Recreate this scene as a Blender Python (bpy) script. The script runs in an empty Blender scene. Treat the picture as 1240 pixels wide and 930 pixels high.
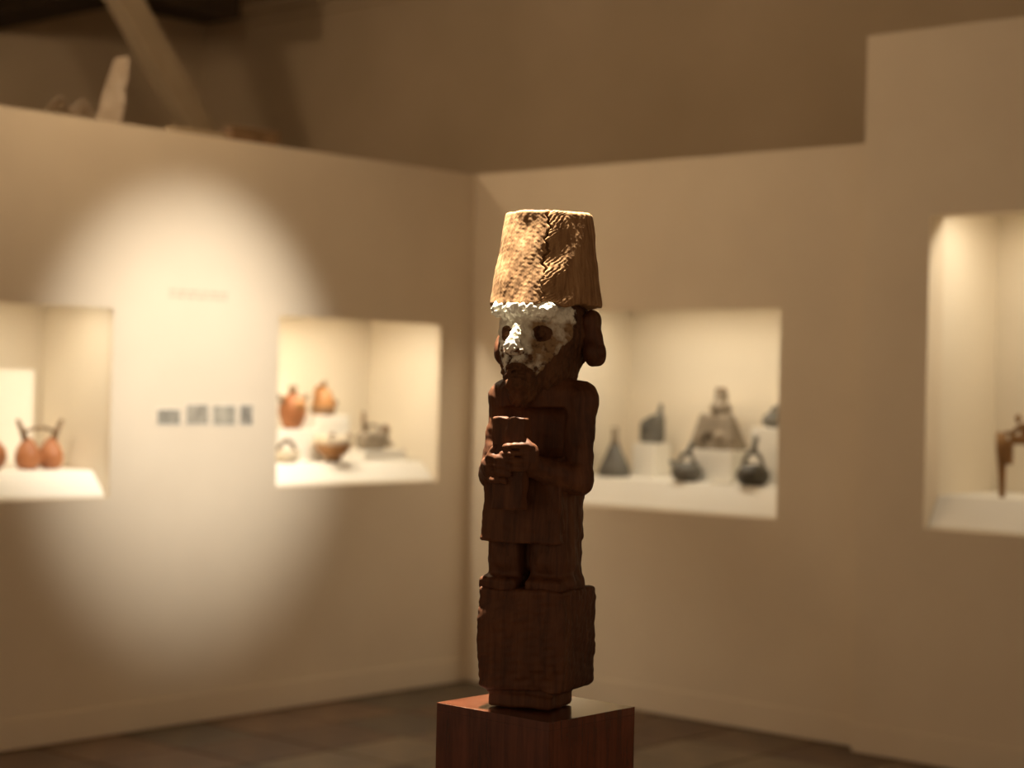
import bpy, math, random
import numpy as np
from mathutils import Vector, Matrix

random.seed(7)
scene = bpy.context.scene
COL = scene.collection

# ------------------------------------------------------------------ camera
CAM = Vector((6.34, -6.78, 1.5))
YAW = math.radians(41.8)
ROLL = math.radians(1.27)
FWD = Vector((-math.sin(YAW), math.cos(YAW), 0))
RGT = Vector((math.cos(YAW), math.sin(YAW), 0))
cam_data = bpy.data.cameras.new('camera')
cam = bpy.data.objects.new('camera', cam_data)
COL.objects.link(cam)
cam_data.sensor_width = 36.0
cam_data.lens = 2228.0 / 1240.0 * 36.0
cam_data.dof.use_dof = True
cam_data.dof.focus_distance = 3.36
cam_data.dof.aperture_fstop = 2.5
cam.matrix_world = (Matrix.Translation(CAM) @ Matrix.Rotation(YAW, 4, 'Z')
                    @ Matrix.Rotation(math.pi / 2, 4, 'X') @ Matrix.Rotation(ROLL, 4, 'Z'))
scene.camera = cam

# ------------------------------------------------------------------ world, exposure
world = bpy.data.worlds.new('world')
scene.world = world
world.use_nodes = True
bgn = world.node_tree.nodes['Background']
bgn.inputs[0].default_value = (1.0, 0.70, 0.44, 1)
bgn.inputs[1].default_value = 0.44
vs = scene.view_settings
vs.view_transform = 'Standard'
vs.look = 'None'
vs.gamma = 1.0
vs.use_curve_mapping = False
vs.exposure = 0.0

WARM = (1.0, 0.88, 0.68)
NICHE_W = 4.2         # watts of each lamp strip, per metre
WALL_SPOT_W = 660.0
STATUE_SPOT_W = 2500.0
FILL_GLOW = 118.0

# ------------------------------------------------------------------ helpers
def new_obj(name, me, parent=None):
    o = bpy.data.objects.new(name, me)
    COL.objects.link(o)
    if parent is not None:
        o.parent = parent
    return o

def tag(o, label, cat, group=None):
    o['label'] = label
    o['category'] = cat
    if group:
        o['group'] = group
    return o

def struct(o, label=None):
    o['kind'] = 'structure'
    if label:
        o['label'] = label
    return o

def empty(name, loc, rz=0.0):
    o = new_obj(name, None)
    o.location = loc
    o.rotation_euler = (0, 0, rz)
    o.empty_display_size = 0.05
    return o

class MB:
    """collects shapes into one mesh"""
    def __init__(self):
        self.v = []; self.f = []
    def add(self, v, f):
        n = len(self.v)
        self.v += [tuple(p) for p in v]
        self.f += [tuple(i + n for i in q) for q in f]
        return self
    def box(self, x0, x1, y0, y1, z0, z1):
        v = [(x, y, z) for z in (z0, z1) for y in (y0, y1) for x in (x0, x1)]
        return self.add(v, [(0, 2, 3, 1), (4, 5, 7, 6), (0, 1, 5, 4), (2, 6, 7, 3), (0, 4, 6, 2), (1, 3, 7, 5)])
    def lathe(self, prof, c=(0, 0, 0), n=32, sx=1.0, sy=1.0, axis=None):
        v = []; f = []
        q = Vector((0, 0, 1)).rotation_difference(Vector(axis)) if axis else None
        for r, z in prof:
            for k in range(n):
                a = 2 * math.pi * k / n
                p = Vector((r * sx * math.cos(a), r * sy * math.sin(a), z))
                if q: p = q @ p
                v.append(p + Vector(c))
        m = len(prof)
        for i in range(m - 1):
            for k in range(n):
                k2 = (k + 1) % n
                f.append((i * n + k, i * n + k2, (i + 1) * n + k2, (i + 1) * n + k))
        f.append(tuple(range(n))[::-1])
        f.append(tuple((m - 1) * n + k for k in range(n)))
        return self.add(v, f)
    def tube(self, pts, rad, n=12):
        pts = [Vector(p) for p in pts]
        m = len(pts)
        if not isinstance(rad, (list, tuple)): rad = [rad] * m
        v = []; f = []
        t0 = (pts[1] - pts[0]).normalized()
        up = Vector((0, 0, 1)) if abs(t0.z) < .9 else Vector((1, 0, 0))
        a = t0.cross(up).normalized()
        for i in range(m):
            t = (pts[min(i + 1, m - 1)] - pts[max(i - 1, 0)]).normalized()
            a = (a - t * a.dot(t)).normalized()
            b = t.cross(a)
            for k in range(n):
                w = 2 * math.pi * k / n
                v.append(pts[i] + (a * math.cos(w) + b * math.sin(w)) * rad[i])
        for i in range(m - 1):
            for k in range(n):
                k2 = (k + 1) % n
                f.append((i * n + k, i * n + k2, (i + 1) * n + k2, (i + 1) * n + k))
        f.append(tuple(range(n))[::-1])
        f.append(tuple((m - 1) * n + k for k in range(n)))
        return self.add(v, f)
    def ball(self, c, r, n=24, m=14):
        rx, ry, rz = (r, r, r) if not isinstance(r, (tuple, list)) else r
        prof = []
        v = []; f = []
        for i in range(m + 1):
            t = math.pi * (i + .0) / m
            s = max(math.sin(t), 1e-3)
            for k in range(n):
                a = 2 * math.pi * k / n
                v.append((c[0] + rx * s * math.cos(a), c[1] + ry * s * math.sin(a), c[2] - rz * math.cos(t)))
        for i in range(m):
            for k in range(n):
                k2 = (k + 1) % n
                f.append((i * n + k, i * n + k2, (i + 1) * n + k2, (i + 1) * n + k))
        return self.add(v, f)
    def build(self, name, mat, parent=None, smooth=False, bevel=0.0):
        me = bpy.data.meshes.new(name)
        me.from_pydata(self.v, [], self.f)
        me.update()
        if smooth:
            me.polygons.foreach_set('use_smooth', [True] * len(me.polygons))
        me.materials.append(mat)
        o = new_obj(name, me, parent)
        if bevel:
            b = o.modifiers.new('bevel', 'BEVEL')
            b.width = bevel; b.segments = 2; b.limit_method = 'ANGLE'
        return o

def arc(p0, p1, h, n=14, bulge=(0, 0, 1)):
    p0, p1 = Vector(p0), Vector(p1)
    return [p0.lerp(p1, i / n) + Vector(bulge) * h * math.sin(math.pi * i / n) for i in range(n + 1)]

# ------------------------------------------------------------------ materials
def nt(name):
    m = bpy.data.materials.new(name)
    m.use_nodes = True
    t = m.node_tree
    return m, t, t.nodes['Principled BSDF']

def mat_noise(name, c1, c2, scale=8.0, rough=0.7, bump=0.1, stretch=(1, 1, 1), detail=6.0, contrast=(0.3, 0.7),
              bscale=None, spec=0.3, dist=0.003):
    m, t, b = nt(name)
    tc = t.nodes.new('ShaderNodeTexCoord')
    mp = t.nodes.new('ShaderNodeMapping')
    mp.inputs['Scale'].default_value = stretch
    t.links.new(tc.outputs['Object'], mp.inputs[0])
    n = t.nodes.new('ShaderNodeTexNoise')
    n.inputs['Scale'].default_value = scale
    n.inputs['Detail'].default_value = detail
    t.links.new(mp.outputs[0], n.inputs['Vector'])
    r = t.nodes.new('ShaderNodeValToRGB')
    r.color_ramp.elements[0].position = contrast[0]
    r.color_ramp.elements[1].position = contrast[1]
    r.color_ramp.elements[0].color = (*c1, 1)
    r.color_ramp.elements[1].color = (*c2, 1)
    t.links.new(n.outputs['Fac'], r.inputs[0])
    t.links.new(r.outputs[0], b.inputs['Base Color'])
    b.inputs['Roughness'].default_value = rough
    b.inputs['Specular IOR Level'].default_value = spec
    if bump:
        n2 = t.nodes.new('ShaderNodeTexNoise')
        n2.inputs['Scale'].default_value = bscale or scale * 3
        n2.inputs['Detail'].default_value = 8
        t.links.new(mp.outputs[0], n2.inputs['Vector'])
        bp = t.nodes.new('ShaderNodeBump')
        bp.inputs['Strength'].default_value = bump
        bp.inputs['Distance'].default_value = dist
        t.links.new(n2.outputs['Fac'], bp.inputs['Height'])
        t.links.new(bp.outputs[0], b.inputs['Normal'])
    return m

M = {}
M['plaster'] = mat_noise('painted_plaster', (.70, .60, .47), (.76, .66, .52), 1.6, .85, .15, bscale=45, spec=.15)
M['niche'] = mat_noise('niche_paint', (.76, .68, .55), (.80, .72, .59), 2.0, .8, .08, bscale=40, spec=.15)
M['white'] = mat_noise('white_paint', (.84, .81, .74), (.88, .85, .78), 3.0, .6, .05, bscale=60, spec=.3)
M['oldwall'] = mat_noise('old_plaster', (.48, .38, .26), (.60, .48, .34), .9, .95, .3, bscale=14, spec=.1, dist=.01)
M['ceiling'] = mat_noise('ceiling_boards', (.30, .23, .15), (.40, .31, .21), 2.0, .9, .1, stretch=(1, 8, 1), spec=.1)
M['darkbeam'] = mat_noise('dark_beam_wood', (.025, .014, .007), (.05, .028, .014), 6, .8, .3, stretch=(4, .5, 4))
M['palebeam'] = mat_noise('pale_brace_wood', (.34, .26, .17), (.42, .33, .22), 6, .8, .2, stretch=(4, .8, .8))
M['mahogany'] = None
M['slate'] = [mat_noise('floor_tile_%d' % i, c1, c2, 5.0, .55, .25, contrast=(.25, .75), spec=.35)
              for i, (c1, c2) in enumerate([((0.0573, 0.0314, 0.0152), (0.1148, 0.0628, 0.0292)),
                                            ((0.0689, 0.0418, 0.0205), (0.1453, 0.0872, 0.0438)),
                                            ((0.0995, 0.0698, 0.0381), (0.1913, 0.1325, 0.0732)),
                                            ((0.0498, 0.0349, 0.0205), (0.0995, 0.0663, 0.0351)),
                                            ((0.0765, 0.0418, 0.0199), (0.1377, 0.0767, 0.0381))])]
M['grout'] = mat_noise('floor_bed', (.06, .045, .03), (.10, .075, .05), 7, .9, .2)
M['plastic'] = mat_noise('milky_sheet', (.34, .27, .20), (.42, .34, .26), 6, .5, .1)
M['card'] = mat_noise('grey_card', (.50, .46, .38), (.58, .54, .45), 9, .8, 0)
M['red_clay'] = mat_noise('red_clay', (.27, .095, .035), (.45, .18, .07), 10, .45, .15, spec=.4)
M['brown_clay'] = mat_noise('dark_brown_clay', (.13, .075, .035), (.22, .13, .065), 12, .5, .15, spec=.4)
M['orange_clay'] = mat_noise('orange_clay', (.34, .15, .05), (.48, .24, .09), 10, .45, .15, spec=.4)
M['cream_clay'] = mat_noise('cream_clay', (.62, .52, .38), (.78, .68, .52), 11, .5, .15, spec=.4)
M['grey_clay'] = mat_noise('grey_brown_clay', (.20, .16, .115), (.33, .27, .20), 11, .55, .2, spec=.4)
M['black_clay'] = mat_noise('black_clay', (.030, .028, .022), (.085, .078, .06), 9, .32, .12, spec=.5)
M['slate_clay'] = mat_noise('slate_grey_clay', (.10, .095, .085), (.19, .18, .155), 9, .45, .15, spec=.4)
M['gilt'] = mat_noise('worn_gilt_wood', (.22, .11, .035), (.38, .20, .07), 14, .5, .2, spec=.4)
M['black_metal'] = mat_noise('black_metal', (.02, .02, .02), (.035, .035, .035), 20, .45, 0)
M['ink'] = mat_noise('pale_grey_ink', (.50, .44, .34), (.56, .49, .38), 20, .8, 0)

def emit_mat(name, col, s):
    m, t, b = nt(name)
    b.inputs['Base Color'].default_value = (*col, 1)
    b.inputs['Emission Color'].default_value = (*col, 1)
    b.inputs['Emission Strength'].default_value = s
    return m
M['globe'] = emit_mat('fill_globe_glow', (1.0, .74, .46), FILL_GLOW)

def wood(name, dark, mid, light, rough, spec, vert=True, grain=26.0, bump=.35, coat=0.0, paint=False, dist=.004):
    m, t, b = nt(name)
    L = t.links.new
    tc = t.nodes.new('ShaderNodeTexCoord')
    mp = t.nodes.new('ShaderNodeMapping')
    mp.inputs['Scale'].default_value = (grain, grain, grain * .07) if vert else (grain * .07, grain, grain)
    L(tc.outputs['Object'], mp.inputs[0])
    n = t.nodes.new('ShaderNodeTexNoise')
    n.inputs['Scale'].default_value = 2.2
    n.inputs['Detail'].default_value = 9
    n.inputs['Roughness'].default_value = .65
    n.inputs['Distortion'].default_value = .6
    L(mp.outputs[0], n.inputs['Vector'])
    r = t.nodes.new('ShaderNodeValToRGB')
    e = r.color_ramp.elements
    e[0].position = .32; e[0].color = (*dark, 1)
    e[1].position = .74; e[1].color = (*light, 1)
    x = e.new(.52); x.color = (*mid, 1)
    L(n.outputs['Fac'], r.inputs[0])
    big = t.nodes.new('ShaderNodeTexNoise')
    big.inputs['Scale'].default_value = 14
    big.inputs['Detail'].default_value = 4
    L(tc.outputs['Object'], big.inputs['Vector'])
    mx = t.nodes.new('ShaderNodeMix'); mx.data_type = 'RGBA'; mx.blend_type = 'MULTIPLY'
    mx.inputs['Factor'].default_value = .5
    rb = t.nodes.new('ShaderNodeValToRGB')
    rb.color_ramp.elements[0].position = .3; rb.color_ramp.elements[0].color = (.45, .40, .36, 1)
    rb.color_ramp.elements[1].position = .65; rb.color_ramp.elements[1].color = (1, 1, 1, 1)
    L(big.outputs['Fac'], rb.inputs[0])
    L(r.outputs[0], mx.inputs['A']); L(rb.outputs[0], mx.inputs['B'])
    colour = mx.outputs['Result']
    height = n.outputs['Fac']
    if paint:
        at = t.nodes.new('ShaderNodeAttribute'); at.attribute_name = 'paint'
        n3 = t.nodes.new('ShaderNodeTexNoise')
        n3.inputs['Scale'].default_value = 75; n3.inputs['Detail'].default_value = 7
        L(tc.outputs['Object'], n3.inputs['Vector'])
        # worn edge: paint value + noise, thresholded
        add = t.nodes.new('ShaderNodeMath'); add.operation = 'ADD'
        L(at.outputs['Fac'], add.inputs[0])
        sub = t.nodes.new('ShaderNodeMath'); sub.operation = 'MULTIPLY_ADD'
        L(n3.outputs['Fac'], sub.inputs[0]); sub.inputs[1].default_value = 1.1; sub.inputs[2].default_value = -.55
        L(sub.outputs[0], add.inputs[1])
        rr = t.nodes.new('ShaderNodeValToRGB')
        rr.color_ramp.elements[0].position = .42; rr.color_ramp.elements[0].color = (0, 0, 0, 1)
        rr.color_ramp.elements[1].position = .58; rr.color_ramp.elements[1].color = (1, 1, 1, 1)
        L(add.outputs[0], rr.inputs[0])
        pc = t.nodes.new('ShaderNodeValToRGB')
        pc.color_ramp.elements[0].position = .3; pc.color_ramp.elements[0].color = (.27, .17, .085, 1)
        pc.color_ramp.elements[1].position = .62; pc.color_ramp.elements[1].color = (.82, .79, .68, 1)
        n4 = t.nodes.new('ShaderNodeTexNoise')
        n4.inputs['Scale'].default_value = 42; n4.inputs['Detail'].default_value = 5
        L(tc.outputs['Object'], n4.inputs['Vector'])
        cr = t.nodes.new('ShaderNodeAttribute'); cr.attribute_name = 'crust_and_lit_side'
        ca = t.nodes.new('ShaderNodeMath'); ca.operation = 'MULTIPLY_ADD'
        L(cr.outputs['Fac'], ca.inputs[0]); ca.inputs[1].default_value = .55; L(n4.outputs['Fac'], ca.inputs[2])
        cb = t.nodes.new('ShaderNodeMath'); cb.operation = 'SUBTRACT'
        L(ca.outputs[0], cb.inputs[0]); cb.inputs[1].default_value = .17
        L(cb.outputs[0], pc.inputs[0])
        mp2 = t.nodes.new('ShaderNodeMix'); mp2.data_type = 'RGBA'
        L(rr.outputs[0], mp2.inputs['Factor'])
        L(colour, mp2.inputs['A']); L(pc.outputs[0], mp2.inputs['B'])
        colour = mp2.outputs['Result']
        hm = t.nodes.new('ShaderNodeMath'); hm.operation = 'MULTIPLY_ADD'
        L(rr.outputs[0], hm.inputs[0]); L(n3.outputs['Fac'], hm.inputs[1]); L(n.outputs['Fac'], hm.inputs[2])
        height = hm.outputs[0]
    L(colour, b.inputs['Base Color'])
    b.inputs['Roughness'].default_value = rough
    b.inputs['Specular IOR Level'].default_value = spec
    b.inputs['Coat Weight'].default_value = coat
    b.inputs['Coat Roughness'].default_value = .08
    bp = t.nodes.new('ShaderNodeBump')
    bp.inputs['Strength'].default_value = bump
    bp.inputs['Distance'].default_value = dist
    L(height, bp.inputs['Height'])
    L(bp.outputs[0], b.inputs['Normal'])
    return m

M['statue'] = wood('carved_wood', (.055, .018, .007), (.108, .038, .014), (.155, .060, .023), .6, .3)
M['hat'] = wood('weathered_wood', (.20, .10, .045), (.38, .215, .10), (.54, .34, .18), .8, .2, grain=34, bump=.4)
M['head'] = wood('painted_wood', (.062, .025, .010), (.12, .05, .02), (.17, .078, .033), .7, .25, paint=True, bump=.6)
M['mahogany'] = wood('mahogany_veneer', (.070, .016, .007), (.115, .030, .013), (.165, .046, .022), .25, .5, grain=20, bump=.03, coat=.8)

# ------------------------------------------------------------------ room shell
def grid_wall(name, us, zs, holes, to3, thick, mat):
    """a slab in (u, z) with rectangular openings; to3(u, d, z), d = 0 front face, d = thick back face"""
    us = sorted(set(us + [h[i] for h in holes for i in (0, 1)]))
    zs = sorted(set(zs + [h[i] for h in holes for i in (2, 3)]))
    solid = {}
    for i in range(len(us) - 1):
        for j in range(len(zs) - 1):
            cu, cz = (us[i] + us[i + 1]) / 2, (zs[j] + zs[j + 1]) / 2
            solid[i, j] = not any(h[0] < cu < h[1] and h[2] < cz < h[3] for h in holes)
    b = MB()
    for (i, j), s in solid.items():
        if not s: continue
        u0, u1, z0, z1 = us[i], us[i + 1], zs[j], zs[j + 1]
        q = lambda *p: b.add([to3(*c) for c in p], [(0, 1, 2, 3)])
        q((u0, 0, z0), (u1, 0, z0), (u1, 0, z1), (u0, 0, z1))
        q((u1, thick, z0), (u0, thick, z0), (u0, thick, z1), (u1, thick, z1))
        if not solid.get((i - 1, j)): q((u0, thick, z0), (u0, 0, z0), (u0, 0, z1), (u0, thick, z1))
        if not solid.get((i + 1, j)): q((u1, 0, z0), (u1, thick, z0), (u1, thick, z1), (u1, 0, z1))
        if not solid.get((i, j - 1)): q((u0, thick, z0), (u1, thick, z0), (u1, 0, z0), (u0, 0, z0))
        if not solid.get((i, j + 1)): q((u0, 0, z1), (u1, 0, z1), (u1, thick, z1), (u0, thick, z1))
    o = b.build(name, mat)
    import bmesh
    bm = bmesh.new(); bm.from_mesh(o.data)
    bmesh.ops.remove_doubles(bm, verts=bm.verts, dist=1e-5)
    bmesh.ops.recalc_face_normals(bm, faces=bm.faces)
    bm.to_mesh(o.data); bm.free()
    return struct(o)

WT = .03     # thickness of the partition board
N1 = (-3.35, -2.188, .992, 1.777)
N2 = (-1.276, -.228, 1.010, 1.786)
N3 = (.62, 1.845, .931, 1.856)
N4 = (2.615, 3.75, .950, 2.222)
wl = grid_wall('wall_left', [-7.5, 0.0], [0, 2.55], [N1, N2], lambda u, d, z: (-d, u, z), WT, M['plaster'])
wr = grid_wall('wall_right', [-WT, 2.32], [0, 2.55], [N3], lambda u, d, z: (u, d, z), WT, M['plaster'])
wn = grid_wall('wall_right_near', [2.305, 8.0], [0, 2.985], [N4], lambda u, d, z: (u, d - .09, z), WT + .09, M['plaster'])

ND = .50
LINTEL = .05
def niche(wall, h, to3, front):
    u0, u1, z0, z1 = h
    z1 = z1 + LINTEL
    e = .02
    def bx(name, ua, ub, da, db, za, zb):
        p, q = to3(ua, da), to3(ub, db)
        MB().box(min(p[0], q[0]), max(p[0], q[0]), min(p[1], q[1]), max(p[1], q[1]), za, zb).build(name, M['niche'], wall)
    f = front + WT + (.09 if front < 0 else 0)
    bx('niche_back', u0 - e, u1 + e, ND, ND + e, z0 - e, z1 + e)
    bx('niche_side', u0 - e, u0, f, ND, z0 - e, z1 + e)
    bx('niche_side', u1, u1 + e, f, ND, z0 - e, z1 + e)
    bx('niche_floor', u0, u1, f, ND, z0 - e, z0)
    bx('niche_top', u0, u1, f, ND, z1, z1 + e)

tl = lambda u, d: (-d, u)
tr = lambda u, d: (u, d)
niche(wl, N1, tl, 0); niche(wl, N2, tl, 0); niche(wr, N3, tr, 0); niche(wn, N4, tr, -.09)

# old building around the partitions
OX, OY, CZ = -3.7, 1.2, 4.0
o = MB().box(OX - .15, OX, -9.5, OY + .15, 0, CZ).build('wall_back_left', M['oldwall']); struct(o)
o = MB().box(OX, 9.5, OY, OY + .15, 0, CZ).build('wall_back_right', M['oldwall']); struct(o)
o = MB().box(OX - .15, 9.5, -9.5, OY + .15, CZ, CZ + .12).build('ceiling', M['ceiling']); struct(o)
o = MB().box(OX, 9.5, OY - .05, OY, 3.93, 4.0).box(OX, 9.5, OY - .025, OY, 3.86, 3.89).build('trim_1', M['oldwall']); struct(o)

# baseboards, same paint as the walls
o = MB().box(0, .006, -7.5, 0, 0, .12).build('baseboard_left', M['plaster'], None, bevel=.002); struct(o)
o = MB().box(.006, 2.305, -.006, 0, 0, .12).build('baseboard_right', M['plaster'], None, bevel=.002); struct(o)
o = MB().box(2.303, 8.0, -.096, -.09, 0, .12).build('baseboard_right_near', M['plaster'], None, bevel=.002); struct(o)

# floor with laid tiles
fl = MB().box(OX, 9.5, -9.5, OY, -.08, -.006).build('floor', M['grout']); struct(fl)
T = .42
tile_me = {}
for k, m in enumerate(M['slate']):
    b = MB()
    g = T - .010
    b.add([(0, 0, -.02), (g, 0, -.02), (g, g, -.02), (0, g, -.02),
           (0, 0, -.002), (g, 0, -.002), (g, g, -.002), (0, g, -.002),
           (.004, .004, 0), (g - .004, .004, 0), (g - .004, g - .004, 0), (.004, g - .004, 0)],
          [(0, 1, 5, 4), (1, 2, 6, 5), (2, 3, 7, 6), (3, 0, 4, 7), (4, 5, 9, 8), (5, 6, 10, 9), (6, 7, 11, 10), (7, 4, 8, 11), (8, 9, 10, 11)])
    me = bpy.data.meshes.new('tile')
    me.from_pydata(b.v, [], b.f); me.materials.append(m)
    tile_me[k] = me
rt = random.Random(5)
far = []
for i in range(0, 22):
    for j in range(0, 22):
        x0, y0 = .0 + i * T, -.0 - (j + 1) * T
        depth = (Vector((x0 + T / 2, y0 + T / 2, 0)) - CAM).dot(FWD)
        k = rt.choices(range(5), weights=(4, 3, 1.2, 3, 3))[0]
        if (i, j) in ((2, 3), (2, 4), (3, 3), (4, 1), (3, 2)): k = 2
        far.append((abs(depth - 8.1), x0, y0, k))
far.sort()
rest = MB(); 
for n, (dd, x0, y0, k) in enumerate(far):
    if n < 150:
        t = new_obj('tile', tile_me[k], fl)
        t.location = (x0, y0, rt.uniform(-.001, .001))
    else:
        g = T - .010
        rest.box(x0, x0 + g, y0, y0 + g, -.02, 0)
ro = rest.build('tile_field', M['slate'][1], fl); ro['kind'] = 'stuff'

# ------------------------------------------------------------------ timbers above the left partition
t = empty('roof_beam', (-2.225, .155, 3.6))
tag(t, 'dark square roof beam ending above the left partition, pale brace under it', 'beam')
MB().box(-.155, .155, -9.0, 0, 0, .40).build('timber', M['darkbeam'], t, bevel=.01)
MB().box(-.165, .165, -.03, .004, .004, .39).build('end_cap', M['darkbeam'], t, bevel=.004)
t = empty('roof_beam', (-3.04, -.65, 3.6))
tag(t, 'dark roof beam running to the far left wall at the photo\'s upper left corner', 'beam')
MB().box(-.66, .66, -.155, .155, 0, .40).build('timber', M['darkbeam'], t, bevel=.01)
MB().box(-.66, -.50, -.12, .12, -.20, 0).build('corbel', M['palebeam'], t, bevel=.008)

def beam_between(name, a, b, w, h, mat, parent=None):
    a, b = Vector(a), Vector(b)
    d = (b - a); L = d.length; d.normalize()
    s = Vector((1, 0, 0)); n = s.cross(d).normalized()
    v = []
    for p in (a, b):
        for i, j in ((-1, -1), (1, -1), (1, 1), (-1, 1)):
            v.append(p + s * (w / 2 * i) + n * (h / 2 * j))
    return MB().add(v, [(0, 1, 2, 3), (7, 6, 5, 4), (0, 4, 5, 1), (1, 5, 6, 2), (2, 6, 7, 3), (3, 7, 4, 0)]).build(name, mat, parent, bevel=.006)
br = beam_between('diagonal_brace', (-1.99, -.80, 3.66), (-1.99, 1.17, 1.20), .12, .16, M['palebeam'])
tag(br, 'pale diagonal timber brace sloping down past the dark beams, upper left', 'brace')

# things left lying on top of the left partition
b = MB()
rs = random.Random(3)
def sheet(b, pts_a, pts_b, wob, n=18, m=7):
    v = []; f = []
    for i in range(n + 1):
        s = i / n
        pa = pts_a(s); pb = pts_b(s)
        for j in range(m + 1):
            p = pa.lerp(pb, j / m) + Vector((rs.uniform(-1, 1), rs.uniform(-1, 1), rs.uniform(-.3, .3))) * wob
            v.append(p)
    for i in range(n):
        for j in range(m):
            a = i * (m + 1) + j
            f.append((a, a + 1, a + m + 2, a + m + 1))
    b.add(v, f)
sheet(b, lambda s: Vector((-.075, -2.25 + .10 * s, 2.553 + .28 * s)), lambda s: Vector((-.02, -2.15 + .04 * s, 2.553 + .29 * s)), .007, 10, 4)
sheet(b, lambda s: Vector((-.07, -2.50 + .22 * s, 2.556 + .03 * abs(math.sin(5 * s)))), lambda s: Vector((-.02, -2.50 + .22 * s, 2.556 + .08 * abs(math.sin(6 * s + .5)))), .006, 10, 4)
po = b.build('plastic_sheet', M['plastic'], None, smooth=True)
sm = po.modifiers.new('solid', 'SOLIDIFY'); sm.thickness = .004
sm = po.modifiers.new('sub', 'SUBSURF'); sm.levels = 2; sm.render_levels = 2
tag(po, 'crumpled milky plastic sheet standing up on the left partition top', 'sheet')
po = MB().box(-.078, -.012, -1.88, -1.60, 2.551, 2.573).build('wooden_plank', M['palebeam'], None, bevel=.003)
tag(po, 'short pale plank lying on the left partition top', 'plank')
po = empty('storage_box', (-.05, -1.42, 2.551))
tag(po, 'small dark brown box lying on the left partition top beside the plank', 'box')
MB().box(-.035, .03, -.14, .14, 0, .055).build('carton', M['brown_clay'], po, bevel=.004)
MB().box(-.038, .033, -.143, .143, .045, .064).build('lid', M['brown_clay'], po, bevel=.003)

# ------------------------------------------------------------------ lamps
def aim(o, target):
    d = Vector(target) - o.location
    o.rotation_euler = d.to_track_quat('-Z', 'Y').to_euler()

def track_spot(loc, target, watts, angle, blend, radius, label, col=WARM):
    """housing hung by a yoke and stem from the ceiling, lamp inside the open front"""
    loc = Vector(loc); d = (Vector(target) - loc).normalized()
    t = empty('track_spotlight', loc)
    tag(t, label, 'spotlight')
    hs = MB().lathe([(.045, .14), (.048, .13), (.05, .0), (.046, .0), (.043, .11), (.010, .112)], (0, 0, 0), 24, axis=-d)
    hs.build('housing', M['black_metal'], t, smooth=False)
    MB().tube([(0, 0, 0) - d * .07 if False else Vector((0, 0, .03)) - d * .07, Vector((0, 0, CZ - loc.z - .03)) - d * .07], .008).build('stem', M['black_metal'], t)
    MB().lathe([(.04, CZ - loc.z - .03), (.04, CZ - loc.z)], (-d.x * .07, -d.y * .07, 0), 20).build('ceiling_rose', M['black_metal'], t)
    ld = bpy.data.lights.new('spot_lamp', 'SPOT')
    ld.energy = watts; ld.color = col; ld.spot_size = math.radians(angle); ld.spot_blend = blend
    ld.shadow_soft_size = radius
    lo = bpy.data.objects.new('spot_lamp', ld); COL.objects.link(lo)
    lo.parent = t
    lo.rotation_euler = d.to_track_quat('-Z', 'Y').to_euler()
    lo.location = d * .012
    return t

track_spot((2.9, -1.95, 3.3), (0, -1.765, 1.47), WALL_SPOT_W, 32, 1.0, .06,
           'black ceiling spotlight aimed at the bright patch on the left wall', (1.0, .93, .81))
def pendant(loc, label):  # added fill globe, unseen, brightens the upper walls and the room
    t = empty('fill_globe', loc)
    tag(t, label, 'lamp')
    MB().ball((0, 0, 0), .10).build('globe', M['globe'], t, smooth=True)
    MB().lathe([(.03, .095), (.03, .14), (.012, .15)], n=16).build('socket', M['black_metal'], t)
    MB().tube([(0, 0, .15), (0, 0, CZ - loc[2])], .005).build('cord', M['black_metal'], t)
pendant((1.0, -2.5, 3.5), 'added warm fill globe, out of view over the gallery corner')
pendant((-.9, -2.6, 3.38), 'added warm fill globe, out of view behind the left partition')
SP = CAM + FWD * 3.44 + RGT * ((650 - 620) / 2228 * 3.44)
SP.z = .9
SDIR = RGT * -.73 + FWD * .68
track_spot(Vector((SP.x, SP.y, 3.55)) + SDIR * .31, (SP.x, SP.y, 1.45), STATUE_SPOT_W, 30, .6, .03,
           'black ceiling spotlight aimed down at the wooden statue')

def strip_lamp(h, to3, along, d, label, watts=None, shift=0.0):
    u0, u1, z0, z1 = h
    z1 = z1 + LINTEL
    c = to3((u0 + u1) / 2 + shift, d)
    L = (u1 - u0) * (.72 - abs(shift))
    t = empty('strip_lamp', (c[0], c[1], z1))
    tag(t, label, 'lamp')
    if along == 'y':
        MB().box(-.018, .018, -L / 2, L / 2, -.014, 0).build('housing', M['white'], t)
    else:
        MB().box(-L / 2, L / 2, -.018, .018, -.014, 0).build('housing', M['white'], t)
    ld = bpy.data.lights.new('strip_light', 'AREA')
    ld.shape = 'RECTANGLE'; ld.size = L if along == 'x' else .03; ld.size_y = .03 if along == 'x' else L
    ld.energy = (watts or NICHE_W) * (u1 - u0); ld.color = WARM
    lo = bpy.data.objects.new('strip_light', ld); COL.objects.link(lo)
    lo.parent = t; lo.location = (0, 0, -.016)
strip_lamp(N1, tl, 'y', .065, 'slim strip lamp in the ceiling of the leftmost display niche', NICHE_W * 1.05)
strip_lamp(N2, tl, 'y', .065, 'slim strip lamp in the ceiling of the niche nearest the room corner', NICHE_W * 1.75, -.10)
strip_lamp(N3, tr, 'x', .065, 'slim strip lamp in the ceiling of the niche behind the statue', NICHE_W * 1.0)
strip_lamp(N4, tr, 'x', .06, 'slim strip lamp in the ceiling of the tall rightmost niche', NICHE_W * 1.2)

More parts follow.
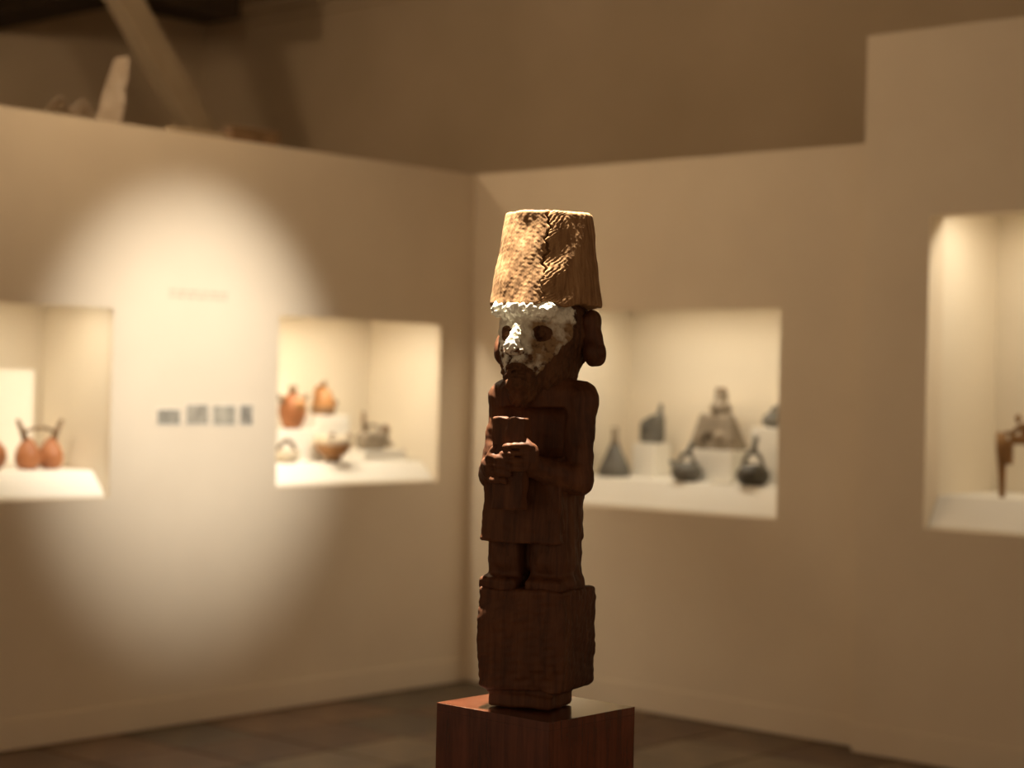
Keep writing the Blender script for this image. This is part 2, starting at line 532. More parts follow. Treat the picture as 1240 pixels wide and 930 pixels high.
# ------------------------------------------------------------------ pedestal
pd = empty('pedestal', (4.0835, -4.169, 0))
tag(pd, 'square reddish mahogany pedestal under the wooden statue', 'pedestal')
hx, hy = .1385, .124
MB().box(-hx + .012, hx - .012, -hy + .012, hy - .012, 0, .05).build('plinth_foot', M['black_metal'], pd)
MB().box(-hx, hx, -hy, hy, .05, .885).build('body', M['mahogany'], pd, bevel=.0006)
MB().box(-hx, hx, -hy, hy, .885, .90).build('top_board', M['mahogany'], pd, bevel=.0006)

# ------------------------------------------------------------------ statue: distance fields meshed with surface nets
def smin(a, b, k):
    h = np.clip(.5 + .5 * (b - a) / k, 0, 1)
    return b * (1 - h) + a * h - k * h * (1 - h)
def smax(a, b, k): return -smin(-a, -b, k)
def ell(P, c, r):
    x, y, z = (P[0] - c[0]) / r[0], (P[1] - c[1]) / r[1], (P[2] - c[2]) / r[2]
    k0 = np.sqrt(x * x + y * y + z * z)
    k1 = np.sqrt((x / r[0]) ** 2 + (y / r[1]) ** 2 + (z / r[2]) ** 2) + 1e-9
    return k0 * (k0 - 1) / k1
def rbox(P, c, h, r):
    q = [np.abs(P[i] - c[i]) - (h[i] - r) for i in range(3)]
    return np.sqrt(sum(np.maximum(a, 0) ** 2 for a in q)) + np.minimum(np.maximum(q[0], np.maximum(q[1], q[2])), 0) - r
def cap(P, a, b, ra, rb=None):
    rb = ra if rb is None else rb
    a = np.array(a, np.float32); b = np.array(b, np.float32); d = b - a
    t = np.clip(((P[0] - a[0]) * d[0] + (P[1] - a[1]) * d[1] + (P[2] - a[2]) * d[2]) / (d @ d), 0, 1)
    return np.sqrt((P[0] - a[0] - t * d[0]) ** 2 + (P[1] - a[1] - t * d[1]) ** 2 + (P[2] - a[2] - t * d[2]) ** 2) - (ra + (rb - ra) * t)
def wav(P, s, seed, n=7):
    g = np.random.RandomState(seed)
    out = 0
    for _ in range(n):
        k = g.normal(size=3); k *= (2 * math.pi / s) * g.uniform(.6, 1.5) / np.linalg.norm(k)
        out = out + np.sin(P[0] * np.float32(k[0]) + P[1] * np.float32(k[1]) + P[2] * np.float32(k[2]) + np.float32(g.uniform(0, 6.3)))
    return out / n ** .5

def nets(fn, lo, hi, h):
    ax = [np.arange(lo[i], hi[i] + h, h, dtype=np.float32) for i in range(3)]
    P = np.meshgrid(*ax, indexing='ij', sparse=True)
    F = fn(P).astype(np.float32)
    F = np.broadcast_to(F, tuple(len(a) for a in ax)).copy()
    S = F < 0
    n = [len(a) for a in ax]
    cnt = np.zeros((n[0] - 1, n[1] - 1, n[2] - 1), np.int8)
    offs = [(i, j, k) for i in (0, 1) for j in (0, 1) for k in (0, 1)]
    for i, j, k in offs:
        cnt += S[i:n[0] - 1 + i, j:n[1] - 1 + j, k:n[2] - 1 + k]
    idx = np.argwhere((cnt > 0) & (cnt < 8))
    ids = -np.ones(cnt.shape, np.int64)
    ids[tuple(idx.T)] = np.arange(len(idx))
    V = np.array([F[tuple((idx + o).T)] for o in np.array(offs)]).T
    O = np.array(offs, float)
    acc = np.zeros((len(idx), 3)); c = np.zeros(len(idx))
    for a in range(8):
        for b in range(a + 1, 8):
            if np.abs(O[a] - O[b]).sum() != 1: continue
            va, vb = V[:, a], V[:, b]
            m = (va < 0) != (vb < 0)
            t = np.where(m, va / np.where(m, va - vb, 1), 0)
            acc += m[:, None] * (O[a] + t[:, None] * (O[b] - O[a])); c += m
    verts = (idx + acc / c[:, None]) * h + np.array(lo)
    quads = []
    for a in range(3):
        s0 = [slice(None)] * 3; s1 = [slice(None)] * 3
        s0[a] = slice(0, n[a] - 1); s1[a] = slice(1, n[a])
        A, B = S[tuple(s0)], S[tuple(s1)]
        e = np.argwhere(A != B)
        b, cc = (a + 1) % 3, (a + 2) % 3
        e = e[(e[:, b] > 0) & (e[:, b] < n[b] - 1) & (e[:, cc] > 0) & (e[:, cc] < n[cc] - 1)]
        ub = np.zeros(3, int); ub[b] = 1
        uc = np.zeros(3, int); uc[cc] = 1
        q = np.stack([ids[tuple((e - ub - uc).T)], ids[tuple((e - uc).T)], ids[tuple(e.T)], ids[tuple((e - ub).T)]], 1)
        fl_ = ~A[tuple(e.T)]
        q[fl_] = q[fl_][:, ::-1]
        quads.append(q)
    return verts, np.concatenate(quads)

def net_obj(name, fn, lo, hi, h, mat, parent, paint=None, crust_and_lit_side=None):
    v, q = nets(fn, lo, hi, h)
    me = bpy.data.meshes.new(name)
    me.vertices.add(len(v)); me.vertices.foreach_set('co', v.astype(np.float32).ravel())
    me.loops.add(q.size); me.loops.foreach_set('vertex_index', q.astype(np.int32).ravel())
    me.polygons.add(len(q))
    me.polygons.foreach_set('loop_start', np.arange(0, q.size, 4, dtype=np.int32))
    me.polygons.foreach_set('use_smooth', np.ones(len(q), bool))
    me.update(calc_edges=True); me.validate()
    me.materials.append(mat)
    if paint is not None:
        a = me.attributes.new('paint', 'FLOAT', 'POINT')
        a.data.foreach_set('value', paint(v).astype(np.float32))
    if crust_and_lit_side is not None:
        a = me.attributes.new('crust_and_lit_side', 'FLOAT', 'POINT')
        a.data.foreach_set('value', crust_and_lit_side(v).astype(np.float32))
    return new_obj(name, me, parent)

face_dir = -FWD * math.cos(math.radians(25)) - RGT * math.sin(math.radians(25))
SROT = math.atan2(face_dir.x, -face_dir.y)
st = empty('wooden_statue', SP, SROT)
tag(st, 'carved wooden standing figure with tall hat and white painted face on mahogany pedestal', 'statue')

def f_base(P):
    d = rbox(P, (.006, .011, .129), (.086, .077, .094), .006)
    tap = .004 * np.sin((P[2] - .05) * 17)
    d = d + .0022 * wav(P, .09, 3) + .0009 * wav(P, .02, 4) - tap * .3
    d = smax(d, (P[2] * .9 + P[1] * -.35) * 1 - .245 - .0 * P[0], .006)          # hewn front top edge
    d = smax(d, (-P[2] * .75 + P[0] * .66) - .030, .005)                         # chipped lower right edge
    d = smax(d, (-P[2] * .75 - P[0] * .66) - .023, .005)
    d = np.maximum(d, -cap(P, (.012, -.070, .045), (.004, -.068, .085), .004, .001))   # split at the foot
    return d
net_obj('base_block', f_base, (-.11, -.085, .02), (.115, .11, .240), .0022, M['statue'], st)
def f_tenon(P):
    d = rbox(P, (0, .004, .0285), (.062, .054, .026), .004)
    d = smin(d, rbox(P, (.0, .004, .040), (.066, .057, .013), .004), .004)
    return d + .0014 * wav(P, .05, 8)
net_obj('tenon', f_tenon, (-.08, -.07, -.004), (.08, .075, .062), .0025, M['statue'], st)

def f_body(P):
    X, Y, Z = P
    # trunk
    d = rbox(P, (0, .024, .430), (.076, .044, .180), .026)
    d = smin(d, ell(P, (0, .018, .572), (.088, .050, .050)), .02)
    # neck
    d = smin(d, cap(P, (0, .014, .58), (0, .014, .64), .052), .015)
    # kilt: a trunk-wide wrap with an apron panel standing proud of its front
    w = .074 + (.46 - Z) * .02
    tun = smax(smax(np.abs(X) - w, np.abs(Y - .012) - (.052 + (.46 - Z) * .02), .012), np.abs(Z - .376) - .066, .004)
    d = smin(d, tun, .006)
    ap = smax(smax(np.abs(X + .001) - (.077 + (.42 - Z) * .035), np.abs(Y + .048) - .008 - (.42 - Z) * .05, .004), np.abs(Z - .370) - .062, .003)
    d = smin(d, ap, .003)
    # legs
    for s in (-1, 1):
        leg = rbox(P, (s * .0425, .012, .265), (.034, .055, .07), .016)
        leg = smin(leg, ell(P, (s * .044, .004, .275), (.037, .055, .045)), .012)
        leg = smin(leg, rbox(P, (s * .046, -.002, .228), (.037, .058, .014), .009), .014)   # foot
        leg = smin(leg, ell(P, (s * .072, -.01, .235), (.014, .022, .016)), .010)           # ankle knob
        for k in range(4):                                                                # toes cut as grooves
            leg = np.maximum(leg, -cap(P, (s * .046 + (k - 1.5) * .014, -.074, .243), (s * .046 + (k - 1.5) * .014, -.050, .244), .0022))
        d = smin(d, leg, .004)
    d = np.maximum(d, -rbox(P, (0, -.05, .262), (.0065, .035, .046), .004))
    # arms: upper arm, elbow, forearm to the chest
    for s in (-1, 1):
        sh = ((.082 if s > 0 else -.070), .018, .575); el = (.093, -.010, .425) if s > 0 else (-.083, -.004, .428)
        wr_ = (s * .030, -.082, .452) if s > 0 else (s * .050, -.080, .448)
        arm = cap(P, sh, el, .0285, .0265)
        arm = smin(arm, ell(P, (sh[0] * 1.02, .016, .572), (.030, .036, .034)), .015)
        arm = smin(arm, cap(P, el, wr_, .0265, .022), .012)
        d = smin(d, arm, .007)
        # recess between arm and trunk
        d = np.maximum(d, -smax(rbox(P, (s * .034, -.046, .512), (.046, .048, .046), .022), -arm + .001, .003))
    # hands: palm, four bent fingers, thumb
    for s in (-1, 1):
        zc = .468 if s > 0 else .446
        xo = .034 if s > 0 else -.040
        palm = ell(P, (xo, -.100, zc), (.018, .017, .027))
        d = smin(d, palm, .008)
        for k in range(4):
            zf = zc + .021 - k * .0135
            ln = (.040, .045, .043, .034)[k]
            a = (xo - s * .004, -.112, zf); b_ = (xo - s * ln * .55, -.123, zf - .001); c_ = (xo - s * ln, -.121, zf - .003)
            d = smin(d, cap(P, a, b_, .0072, .0068), .0022)
            d = smin(d, cap(P, b_, c_, .0068, .0055), .0022)
        d = smin(d, cap(P, (xo + s * .004, -.108, zc + .018), (xo - s * .012, -.112, zc + .040), .0078, .006), .003)
    d = d + .0011 * wav(P, .045, 12) + .0006 * wav(P, .014, 13)
    return d
net_obj('body', f_body, (-.135, -.140, .212), (.135, .085, .655), .0024, M['statue'], st)
def f_tab(P):
    w = .031 + (P[2] - .455) * .02
    d = smax(smax(np.abs(P[0] + .004) - w, np.abs(P[1] + .100) - .0155, .004), np.abs(P[2] - .456) - .084, .003)
    return d + .0009 * wav(P, .03, 21)
o = net_obj('held_beaker', f_tab, (-.055, -.13, .36), (.05, -.07, .555), .002, M['statue'], st)
o['label'] = 'tall rectangular beaker held against the chest'

# head group turned a little further
hd_rot = math.radians(5)
def hfix(o):
    o.rotation_euler = (0, 0, -hd_rot); o.location = (.0, .034, 0)
def f_head(P):
    X, Y, Z = P
    d = ell(P, (0, .004, .700), (.084, .092, .100))
    d = smin(d, ell(P, (0, -.034, .632), (.064, .066, .062)), .03)
    d = smin(d, cap(P, (0, .0, .60), (0, .0, .70), .058), .02)
    # flattened mask planes meeting at the nose ridge
    for s in (-1, 1):
        d = smax(d, s * X * .62 - Y * .785 - .094 + (.70 - Z) * .05, .014)
    d = smin(d, cap(P, (0, -.082, .585), (0, -.085, .60), .026, .030), .014)            # chin
    fac = np.clip((-Y - .01) * 30, 0, 1)
    # thin raised mask over the face
    mk = np.abs(X) - np.clip(.026 + (Z - .59) * .62, .012, .088)
    d = d - .0030 * np.clip(-mk / .004, 0, 1) * fac
    # brow
    d = smin(d, np.minimum(cap(P, (0, -.096, .737), (.050, -.082, .737), .015), cap(P, (0, -.096, .737), (-.050, -.082, .737), .015)), .012)
    # nose with wings
    d = smin(d, cap(P, (0, -.098, .715), (0, -.124, .668), .0095, .0135), .008)
    for s in (-1, 1):
        d = smin(d, ell(P, (s * .013, -.116, .662), (.010, .011, .009)), .005)
    # lips and mouth slit
    d = smin(d, cap(P, (-.020, -.098, .632), (.020, -.098, .632), .0085), .005)
    d = smin(d, cap(P, (-.017, -.097, .612), (.017, -.097, .612), .0085), .005)
    d = np.maximum(d, -cap(P, (-.026, -.108, .622), (.026, -.108, .622), .0042))
    # eyes: hollow rings with a low pupil
    for s in (-1, 1):
        c = np.array((s * .037, -.094, .694))
        d = smax(d, -ell(P, c, (.0165, .022, .0150)), .003)
        d = smin(d, ell(P, c + np.array((s * -.0, .016, 0)), (.009, .010, .008)), .002)
    # temple and jaw line
    d = d + .0012 * wav(P, .035, 31) + .0010 * wav(P, .011, 32) * (1 + .8 * fac)
    d = d - .0022 * np.clip((Z - .715) * 60, 0, 1) * fac * (.5 + .5 * wav(P, .012, 33))
    return d
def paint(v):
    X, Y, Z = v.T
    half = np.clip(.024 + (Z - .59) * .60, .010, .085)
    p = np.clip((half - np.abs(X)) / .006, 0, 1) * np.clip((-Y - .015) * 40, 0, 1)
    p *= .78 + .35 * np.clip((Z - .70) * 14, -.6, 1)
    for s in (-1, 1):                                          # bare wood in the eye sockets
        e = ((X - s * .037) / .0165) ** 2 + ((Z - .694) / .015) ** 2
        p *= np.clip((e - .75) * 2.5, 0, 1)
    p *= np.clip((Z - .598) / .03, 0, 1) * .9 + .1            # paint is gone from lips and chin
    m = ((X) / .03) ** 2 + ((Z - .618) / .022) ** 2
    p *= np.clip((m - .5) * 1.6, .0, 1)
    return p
def crust_and_lit_side(v):
    # thick white layer survives on the forehead and the nose
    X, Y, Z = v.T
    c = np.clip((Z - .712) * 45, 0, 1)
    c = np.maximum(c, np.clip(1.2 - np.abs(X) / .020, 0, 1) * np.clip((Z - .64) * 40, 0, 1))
    return np.maximum(c, np.clip(-(X + .004) * 40, 0, .8))  # light on the figure's right half painted in as whiter colour
hd = net_obj('head', f_head, (-.105, -.150, .555), (.105, .110, .765), .0017, M['head'], st, paint, crust_and_lit_side)
hfix(hd)
def f_ear(s):
    def fn(P):
        d = ell(P, (s * .088, .020, .718), (.015, .026, .024))
        d = smin(d, ell(P, (s * .097, .018, .662), (.019, .030, .027)), .004)
        d = smin(d, cap(P, (s * .07, .02, .70), (s * .09, .02, .69), .02), .01)
        d = smax(d, -ell(P, (s * .114, .014, .664), (.008, .012, .012)), .003)
        return d + .0010 * wav(P, .03, 40)
    return fn
for s in (-1, 1):
    lo = (.055, -.03, .62) if s > 0 else (-.125, -.03, .62)
    hi = (.125, .065, .755) if s > 0 else (-.055, .065, .755)
    o = net_obj('ear', f_ear(s), lo, hi, .002, M['statue'], st); hfix(o)

def f_hat(P):
    X, Y, Z = P
    t = (Z - .748) / .175
    r0 = .1065 - .0245 * t
    X = X + .003 * t; Y = Y - .010 * t          # the hat leans back a little
    R = np.sqrt(X * X + Y * Y) + 1e-6
    az = np.arctan2(X, -Y)                      # 0 at the face, + towards the figure's left
    d = (R - r0) * .99
    d = smax(d, Z - .924 - .0016 * wav(P, .06, 51), .006)
    d = smax(d, .7475 - Z + .0025 * wav(P, .05, 52), .004)
    arcl = az * .1
    # the long drying crack, wandering down the side turned to the camera
    cl = (.052 - (1 - t) * .012) + .0035 * np.sin(Z * 150) + .0022 * np.sin(Z * 410 + 1)
    e = arcl - cl
    depth = .0095 * np.clip(.25 + t * 1.1, 0, 1)
    d = np.maximum(d, -(smax(np.abs(e) - .0022 * (.4 + t), r0 - depth - R, .002))) if True else d
    # combed grain leaving the crack on the right
    cm = np.clip(e / .004, 0, 1) * np.clip((.050 - e) / .02, 0, 1)
    d = d + cm * .0006 * np.sin((Z - .85 * e) * 2 * math.pi / .0085 + 1.2 * wav(P, .04, 57))
    cm2 = np.clip(-e / .004, 0, 1) * np.clip((.030 + e) / .02, 0, 1)
    d = d + cm2 * .00015 * np.sin((Z + .7 * e) * 2 * math.pi / .010)
    d = d + .0009 * wav(P, .06, 53) + .00025 * wav(P, .014, 54) + .00012 * wav(P, .007, 55)
    return d
o = net_obj('hat', f_hat, (-.115, -.115, .738), (.115, .118, .935), .0016, M['hat'], st); hfix(o)
o['label'] = 'tall tapering flat-topped hat of weathered cracked wood'

# ------------------------------------------------------------------ things in the niches
def plat(h, to3, d0, d1, ztop, label):
    """long box with a slanted front rail"""
    u0, u1, z0, z1 = h
    sec = [(d0, z0), (d0, z0 + .012), (d0 + .085, ztop), (d1, ztop), (d1, z0)]
    v = [(*to3(u, d), z) for u in (u0 + .004, u1 - .004) for d, z in sec]
    n = len(sec)
    o = MB().add(v, [tuple(range(n)), tuple(range(2 * n - 1, n - 1, -1))] + [(i, n + i, n + (i + 1) % n, (i + 1) % n) for i in range(n)]).build('display_platform', M['white'], None, bevel=.002)
    import bmesh
    bm = bmesh.new(); bm.from_mesh(o.data); bmesh.ops.recalc_face_normals(bm, faces=bm.faces); bm.to_mesh(o.data); bm.free()
    return tag(o, label, 'platform')
def plinth(x0, x1, y0, y1, z0, z1, label):
    o = MB().box(x0, x1, y0, y1, z0, z1).build('display_plinth', M['white'], None, bevel=.002)
    return tag(o, label, 'plinth')

P1, P2, P3, P4 = 1.100, 1.108, 1.062, 1.084
plat(N1, tl, .025, .495, P1, 'long white platform in the leftmost niche under the double-spouted bottle')
plat(N2, tl, .025, .495, P2, 'long white platform in the niche nearest the corner, left wall')
plat(N3, tr, .025, .495, P3, 'long white platform in the niche behind the statue')
plat(N4, tr, -.06, .495, P4, 'long white platform in the tall rightmost niche')

def double_bottle(loc, label, mat, smat):
    t = empty('double_bottle', loc)
    tag(t, label, 'bottle')
    for s in (-1, 1):
        MB().lathe([(.022, 0), (.040, .006), (.052, .03), (.054, .055), (.046, .085), (.030, .112), (.014, .132)], (0, s * .056, 0), 28).build('chamber', mat, t, smooth=True)
        MB().tube([(0, s * .066, .12), (0, s * .086, .165), (0, s * .108, .207)], [.015, .0115, .0085], 14).build('spout', smat, t, smooth=True)
    MB().tube([(0, -.03, .045), (0, .03, .045)], .020, 14).build('link', mat, t, smooth=True)
    MB().tube(arc((0, -.080, .155), (0, .080, .155), .018), .007, 10).build('bridge_handle', smat, t, smooth=True)
    return t
double_bottle((-.25, -2.362, P1), 'red-brown clay double bottle with two slanting spouts in the leftmost niche', M['red_clay'], M['brown_clay'])
t = empty('clay_jar', (-.25, -2.60, P1))
tag(t, 'red clay jar cut by the left edge of the photo', 'jar')
MB().lathe([(.03, 0), (.055, .012), (.072, .05), (.066, .085), (.045, .112), (.028, .125)], n=28).build('body', M['red_clay'], t, smooth=True)
MB().lathe([(.028, .122), (.022, .14), (.026, .155), (.022, .155)], n=24).build('neck', M['red_clay'], t, smooth=True)
# niche 2
plinth(-.46, -.255, -1.05, -.80, P2, 1.262, 'tall white plinth under the lugged red jar')
plinth(-.46, -.262, -.795, -.585, P2, 1.328, 'tallest white plinth under the orange spouted jar')
t = empty('lugged_jar', (-.31, -.915, 1.262))
tag(t, 'reddish clay jar with two shoulder lugs on the tall plinth at niche edge', 'jar')
MB().lathe([(.034, 0), (.046, .01), (.064, .06), (.068, .095), (.058, .13), (.036, .158), (.020, .168)], n=30).build('body', M['red_clay'], t, smooth=True)
MB().lathe([(.022, .163), (.017, .185), (.022, .208), (.018, .208)], n=24).build('neck', M['brown_clay'], t, smooth=True)
MB().ball((.055, .0, .115), (.022, .034, .030)).build('face_relief', M['orange_clay'], t, smooth=True)
for s in (-1, 1):
    MB().tube([(0, s * .050, .125), (0, s * .084, .150), (0, s * .098, .168)], [.016, .012, .006], 12).build('lug', M['brown_clay'], t, smooth=True)
t = empty('spouted_jar', (-.34, -.690, 1.328))
tag(t, 'orange-brown clay jar with side spout on the tallest white plinth', 'jar')
MB().lathe([(.044, 0), (.056, .008), (.060, .04), (.052, .08), (.036, .115), (.018, .135)], n=30).build('body', M['orange_clay'], t, smooth=True)
MB().lathe([(.060, .012), (.0615, .022), (.061, .036), (.058, .04)], n=30).build('painted_band', M['brown_clay'], t, smooth=True)
MB().tube([(0, .0, .125), (0, .004, .150), (0, .006, .168)], [.016, .011, .012], 12).build('neck', M['brown_clay'], t, smooth=True)
MB().tube([(0, .045, .035), (0, .072, .05), (0, .084, .068)], [.018, .014, .012], 12).build('spout', M['brown_clay'], t, smooth=True)
MB().tube(arc((0, -.05, .07), (0, -.012, .145), .028, bulge=(0, -.8, .5)), .007, 10).build('handle', M['orange_clay'], t, smooth=True)
t = empty('effigy_bowl', (-.155, -.787, P2))
tag(t, 'cream and orange animal-headed clay bowl in front of the white plinths', 'bowl')
MB().lathe([(.024, .0), (.036, .004), (.036, .02), (.062, .040), (.084, .075), (.094, .125), (.087, .125), (.074, .08), (.03, .045)], n=32).build('body', M['cream_clay'], t, smooth=True)
MB().lathe([(.040, .022), (.066, .042), (.0865, .075), (.0885, .084), (.072, .06)], n=32).build('painted_band', M['orange_clay'], t, smooth=True)
MB().lathe([(.026, .0), (.038, .0), (.038, .018), (.034, .022)], n=24).build('foot', M['brown_clay'], t, smooth=True)
for s in (-1, 1):
    MB().ball((.05, s * .056, .118), (.018, .018, .026)).build('eye_knob', M['brown_clay'], t, smooth=True)
t = empty('small_bowl', (-.18, -1.060, P2))
tag(t, 'small cream bowl with dark looped handle at the left edge of its niche', 'bowl')
MB().lathe([(.03, 0), (.05, .008), (.066, .035), (.07, .058), (.064, .058), (.045, .02)], n=28).build('body', M['cream_clay'], t, smooth=True)
MB().tube(arc((0, -.062, .05), (0, .062, .05), .055), .010, 12).build('handle', M['brown_clay'], t, smooth=True)
plinth(-.33, -.13, -.60, -.32, P2, 1.160, 'low white plinth under the grey-brown animal vessel')
t = empty('animal_vessel', (-.22, -.455, 1.160))
tag(t, 'grey-brown clay animal vessel with upright spout on low plinth', 'vessel')
def f_animal(P):
    d = rbox(P, (0, -.02, .045), (.040, .085, .045), .03)
    d = smin(d, ell(P, (0, .055, .070), (.028, .034, .050)), .02)
    d = smin(d, cap(P, (0, .06, .05), (0, .115, .022), .022, .014), .015)
    d = smin(d, cap(P, (0, -.07, .04), (0, -.10, .02), .022, .012), .012)
    return d
net_obj('body', f_animal, (-.06, -.13, -.01), (.06, .145, .14), .005, M['grey_clay'], t)
MB().tube([(0, -.060, .075), (0, -.070, .13), (0, -.078, .190)], [.016, .011, .009], 12).build('spout', M['brown_clay'], t, smooth=True)
MB().ball((.01, .062, .095), (.024, .026, .030)).build('head', M['brown_clay'], t, smooth=True)
MB().tube(arc((0, -.062, .11), (0, .045, .10), .02), .007, 10).build('bridge_handle', M['grey_clay'], t, smooth=True)
# niche 3
t = empty('cone_bottle', (.768, .21, P3))
tag(t, 'grey cone-shaped clay bottle with slim neck beside the statue\'s arm', 'bottle')
MB().lathe([(.070, 0), (.080, .010), (.074, .045), (.056, .085), (.036, .125), (.024, .155)], n=28).build('body', M['slate_clay'], t, smooth=True)
MB().lathe([(.024, .150), (.017, .175), (.014, .22), (.017, .240), (.013, .240)], n=20).build('neck', M['grey_clay'], t, smooth=True)
plinth(.80, .935, .31, .44, P3, 1.227, 'white plinth under the slate-grey slab vessel')
t = empty('slab_vessel', (.868, .375, 1.227))
tag(t, 'slate-grey upright slab-shaped vessel with one raised corner spout', 'vessel')
def f_slab(P):
    d = rbox(P, (0, 0, .072), (.060, .035, .072), .02)
    d = smax(d, P[2] * .9 - P[0] * .45 - .118, .012)
    d = smin(d, cap(P, (.042, 0, .12), (.050, 0, .185), .016, .010), .012)
    return d
net_obj('body', f_slab, (-.075, -.05, -.01), (.08, .05, .21), .005, M['slate_clay'], t)
MB().ball((-.02, -.036, .08), (.022, .010, .026)).build('face_relief', M['slate_clay'], t, smooth=True)
plinth(1.16, 1.43, .245, .47, P3, 1.212, 'wide white plinth under the large seated figure vessel')
t = empty('figure_vessel', (1.287, .355, 1.2125))
tag(t, 'large grey-brown seated figure vessel with cloak on the wide plinth', 'vessel')
def f_fig(P):
    Z = P[2]
    w = .128 - Z * .42
    d = smax(smax(np.abs(P[0]) - w, np.abs(P[1]) - (.075 - Z * .2), .03), np.abs(Z - .085) - .085, .02)
    d = smin(d, ell(P, (0, -.008, .195), (.046, .046, .044)), .012)
    d = smin(d, rbox(P, (.0, 0, .245), (.026, .026, .035), .012), .012)
    for s in (-1, 1):
        d = smin(d, cap(P, (s * .075, -.03, .15), (s * .095, -.05, .045), .024, .028), .012)
        d = smin(d, cap(P, (s * .05, -.06, .0), (s * .045, -.075, .06), .026), .012)
        d = smin(d, ell(P, (s * .05, 0, .195), (.012, .018, .022)), .005)
    return np.maximum(smax(d, -ell(P, (-.022, -.075, .045), (.020, .035, .045)), .006), .0005 - Z)
net_obj('body', f_fig, (-.16, -.12, -.005), (.16, .10, .285), .005, M['grey_clay'], t)
MB().lathe([(.020, .272), (.024, .276), (.028, .292), (.022, .292)], (-.004, 0, 0), 20).build('headdress_rim', M['brown_clay'], t, smooth=True)

def stirrup(loc, rz, label, mat, hmat, R=.072, H=.10, hh=.075, sp=.075, lean=0.0, side=False):
    t = empty('stirrup_bottle', loc, rz)
    tag(t, label, 'bottle')
    MB().lathe([(R * .45, 0), (R * .7, .004), (R * .95, H * .28), (R, H * .5), (R * .9, H * .75), (R * .6, H * .95), (R * .2, H)], n=30).build('body', mat, t, smooth=True)
    a = R * .62
    MB().tube([(-a * math.cos(math.pi * k / 16), 0, H * .80 + hh * math.sin(math.pi * k / 16)) for k in range(17)], .0105, 12).build('stirrup_handle', hmat, t, smooth=True)
    MB().tube([(lean * .2, 0, H * .80 + hh), (lean * .6, 0, H * .8 + hh + sp * .5), (lean, 0, H * .8 + hh + sp)], [.014, .012, .015], 14).build('spout', hmat, t, smooth=True)
    if side:
        MB().tube([(-R * .7, 0, H * .62), (-R * 1.15, 0, H * .95), (-R * 1.3, 0, H * 1.02)], [.018, .013, .010], 12).build('side_spout', hmat, t, smooth=True)
    return t
stirrup((1.236, .165, P3), 0, 'grey stirrup bottle with side spout below the seated figure vessel', M['slate_clay'], M['slate_clay'], R=.074, H=.092, hh=.06, sp=.05, lean=.03, side=True)
stirrup((1.610, .16, P3), math.radians(10), 'glossy black round stirrup bottle at the right of its niche', M['black_clay'], M['slate_clay'], R=.078, H=.10, hh=.075, sp=.075, lean=.012)
plinth(1.525, 1.70, .26, .44, P3, 1.325, 'tall white plinth behind the black stirrup bottle')
t = empty('long_spout_vessel', (1.600, .345, 1.325))
tag(t, 'grey vessel with long leaning spout on tall plinth, cut by niche edge', 'vessel')
MB().lathe([(.03, 0), (.05, .006), (.062, .03), (.056, .055), (.03, .072)], n=26).build('body', M['slate_clay'], t, smooth=True)
MB().tube([(.02, 0, .06), (.038, 0, .11), (.05, 0, .165)], [.02, .016, .013], 12).build('spout', M['slate_clay'], t, smooth=True)
MB().tube(arc((-.03, 0, .06), (.03, 0, .085), .025), .008, 10).build('handle', M['slate_clay'], t, smooth=True)
o = MB().add([(-.055, -.025, 0), (.055, -.025, 0), (.055, .025, 0), (-.055, .025, 0), (-.055, -.025, .003), (.055, -.025, .003), (.055, .025, .012), (-.055, .025, .012)],
             [(0, 3, 2, 1), (4, 5, 6, 7), (0, 1, 5, 4), (1, 2, 6, 5), (2, 3, 7, 6), (3, 0, 4, 7)]).build('caption_card', M['card'], None)
o.location = (1.45, .14, P3)
tag(o, 'small grey caption card lying before the black stirrup bottle', 'card')
o2 = o.copy(); COL.objects.link(o2); o2.location = (-.14, -.255 - .0, P2); o2.rotation_euler = (0, 0, math.pi / 2)
tag(o2, 'small grey caption card lying below the animal vessel plinth', 'card')

# niche 4: arched ornament on two legs
t = empty('arched_ornament', (2.955, .10, P4))
tag(t, 'brown carved arched ornament on slim legs in the tall rightmost niche', 'ornament')
for s in (-1, 1):
    MB().tube([(s * .093, 0, 0), (s * .096, 0, .12), (s * .1, 0, .20), (s * .1, 0, .265)], [.012, .017, .022, .022], 12).build('leg', M['gilt'], t, smooth=True)
    MB().box(s * .066 - .014, s * .066 + .014, -.014, .014, .135, .235).build('pendant', M['gilt'], t, bevel=.005)
    MB().tube([(s * (.07 + .02 * math.cos(a)), 0, .245 + .02 * math.sin(a)) for a in [k * math.pi / 8 for k in range(17)]], .008, 10).build('ring', M['gilt'], t, smooth=True)
MB().box(-.062, .062, -.015, .015, .218, .255).build('crossbar', M['gilt'], t, bevel=.006)
MB().tube(arc((-.058, 0, .255), (.058, 0, .255), .04), .011, 12).build('arch', M['gilt'], t, smooth=True)
for s in (-1, 1):
    MB().ball((s * .03, 0, .322), (.013, .013, .018)).build('knob', M['gilt'], t, smooth=True)
MB().ball((0, 0, .268), (.02, .014, .02)).build('boss', M['gilt'], t, smooth=True)

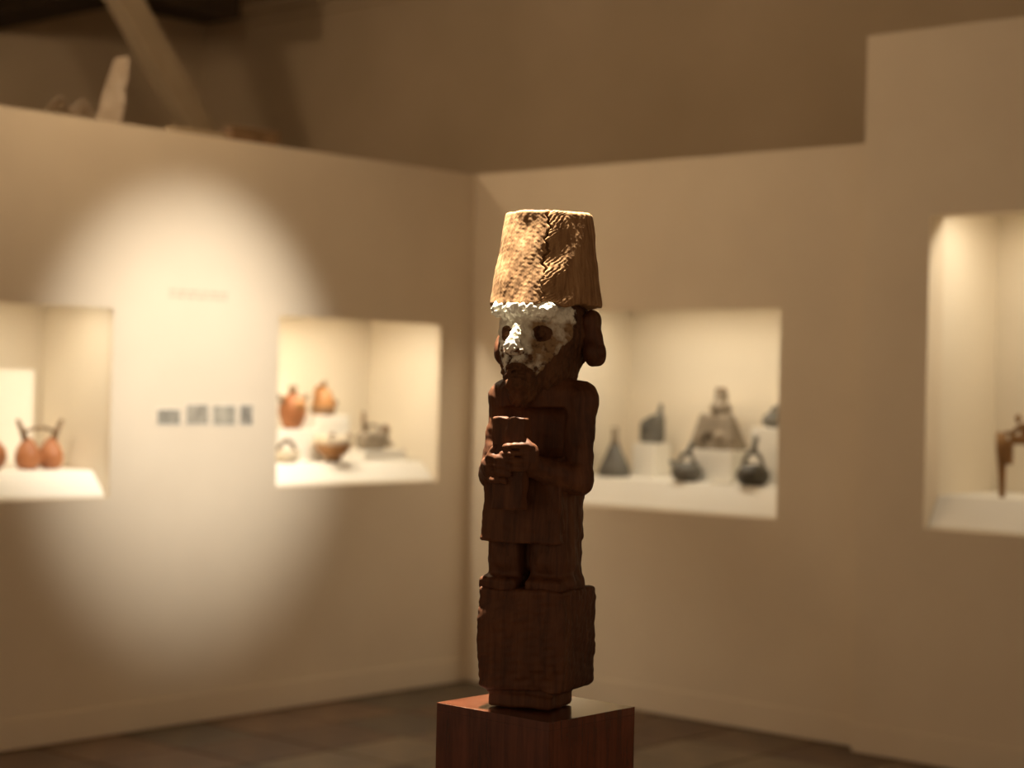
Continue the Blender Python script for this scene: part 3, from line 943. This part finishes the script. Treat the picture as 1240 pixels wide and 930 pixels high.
# ------------------------------------------------------------------ prints and text on the left wall
def print_mat(name, seed, a, b_):
    m, tt, bs = nt(name)
    tc = tt.nodes.new('ShaderNodeTexCoord')
    mp = tt.nodes.new('ShaderNodeMapping'); mp.inputs['Location'].default_value = (seed, seed * 2, seed * 3)
    mp.inputs['Scale'].default_value = (1, 22, 16)
    n = tt.nodes.new('ShaderNodeTexNoise'); n.inputs['Scale'].default_value = 1.2; n.inputs['Detail'].default_value = 6
    r = tt.nodes.new('ShaderNodeValToRGB')
    r.color_ramp.elements[0].color = (*a, 1); r.color_ramp.elements[1].color = (*b_, 1)
    r.color_ramp.elements[0].position = .35; r.color_ramp.elements[1].position = .65
    tt.links.new(tc.outputs['Object'], mp.inputs[0]); tt.links.new(mp.outputs[0], n.inputs['Vector'])
    tt.links.new(n.outputs['Fac'], r.inputs[0]); tt.links.new(r.outputs[0], bs.inputs['Base Color'])
    bs.inputs['Roughness'].default_value = .7
    return m
specs = [(-1.951, -1.826, 1.292, 1.362, 'leftmost small grey print in the row on the left wall', (.20, .19, .16), (.36, .33, .27)),
         (-1.798, -1.673, 1.292, 1.384, 'second small grey print from the left in the wall row', (.24, .22, .18), (.42, .38, .31)),
         (-1.653, -1.520, 1.290, 1.380, 'third small grey print from the left, palest of the row', (.30, .28, .23), (.46, .42, .34)),
         (-1.499, -1.424, 1.290, 1.382, 'narrow dark grey print at the right end of the wall row', (.16, .15, .13), (.32, .29, .24))]
for k, (y0, y1, z0, z1, lab, a, b_) in enumerate(specs):
    c = ((y0 + y1) / 2, (z0 + z1) / 2)
    t = empty('wall_print', (0, c[0], c[1]))
    tag(t, lab, 'print', 'small grey prints on the left wall')
    w, h = (y1 - y0) / 2, (z1 - z0) / 2
    MB().box(.0005, .003, -w, w, -h, h).build('board', M['white'], t)
    MB().box(.003, .0036, -w + .003, w - .003, -h + .003, h - .003).build('picture', print_mat('print_%d' % k, 1.7 * k + .4, a, b_), t)
b = MB()
rr = random.Random(11)
for z in (1.868, 1.845):
    y = -1.90
    while y < -1.58:
        L = rr.uniform(.02, .06)
        b.box(.0004, .0012, y, min(y + L, -1.575), z - .006, z + .006)
        y += L + .012
o = b.build('wall_text', M['ink'], None)
tag(o, 'two faint unreadable text lines above the bright patch on the left wall', 'text')
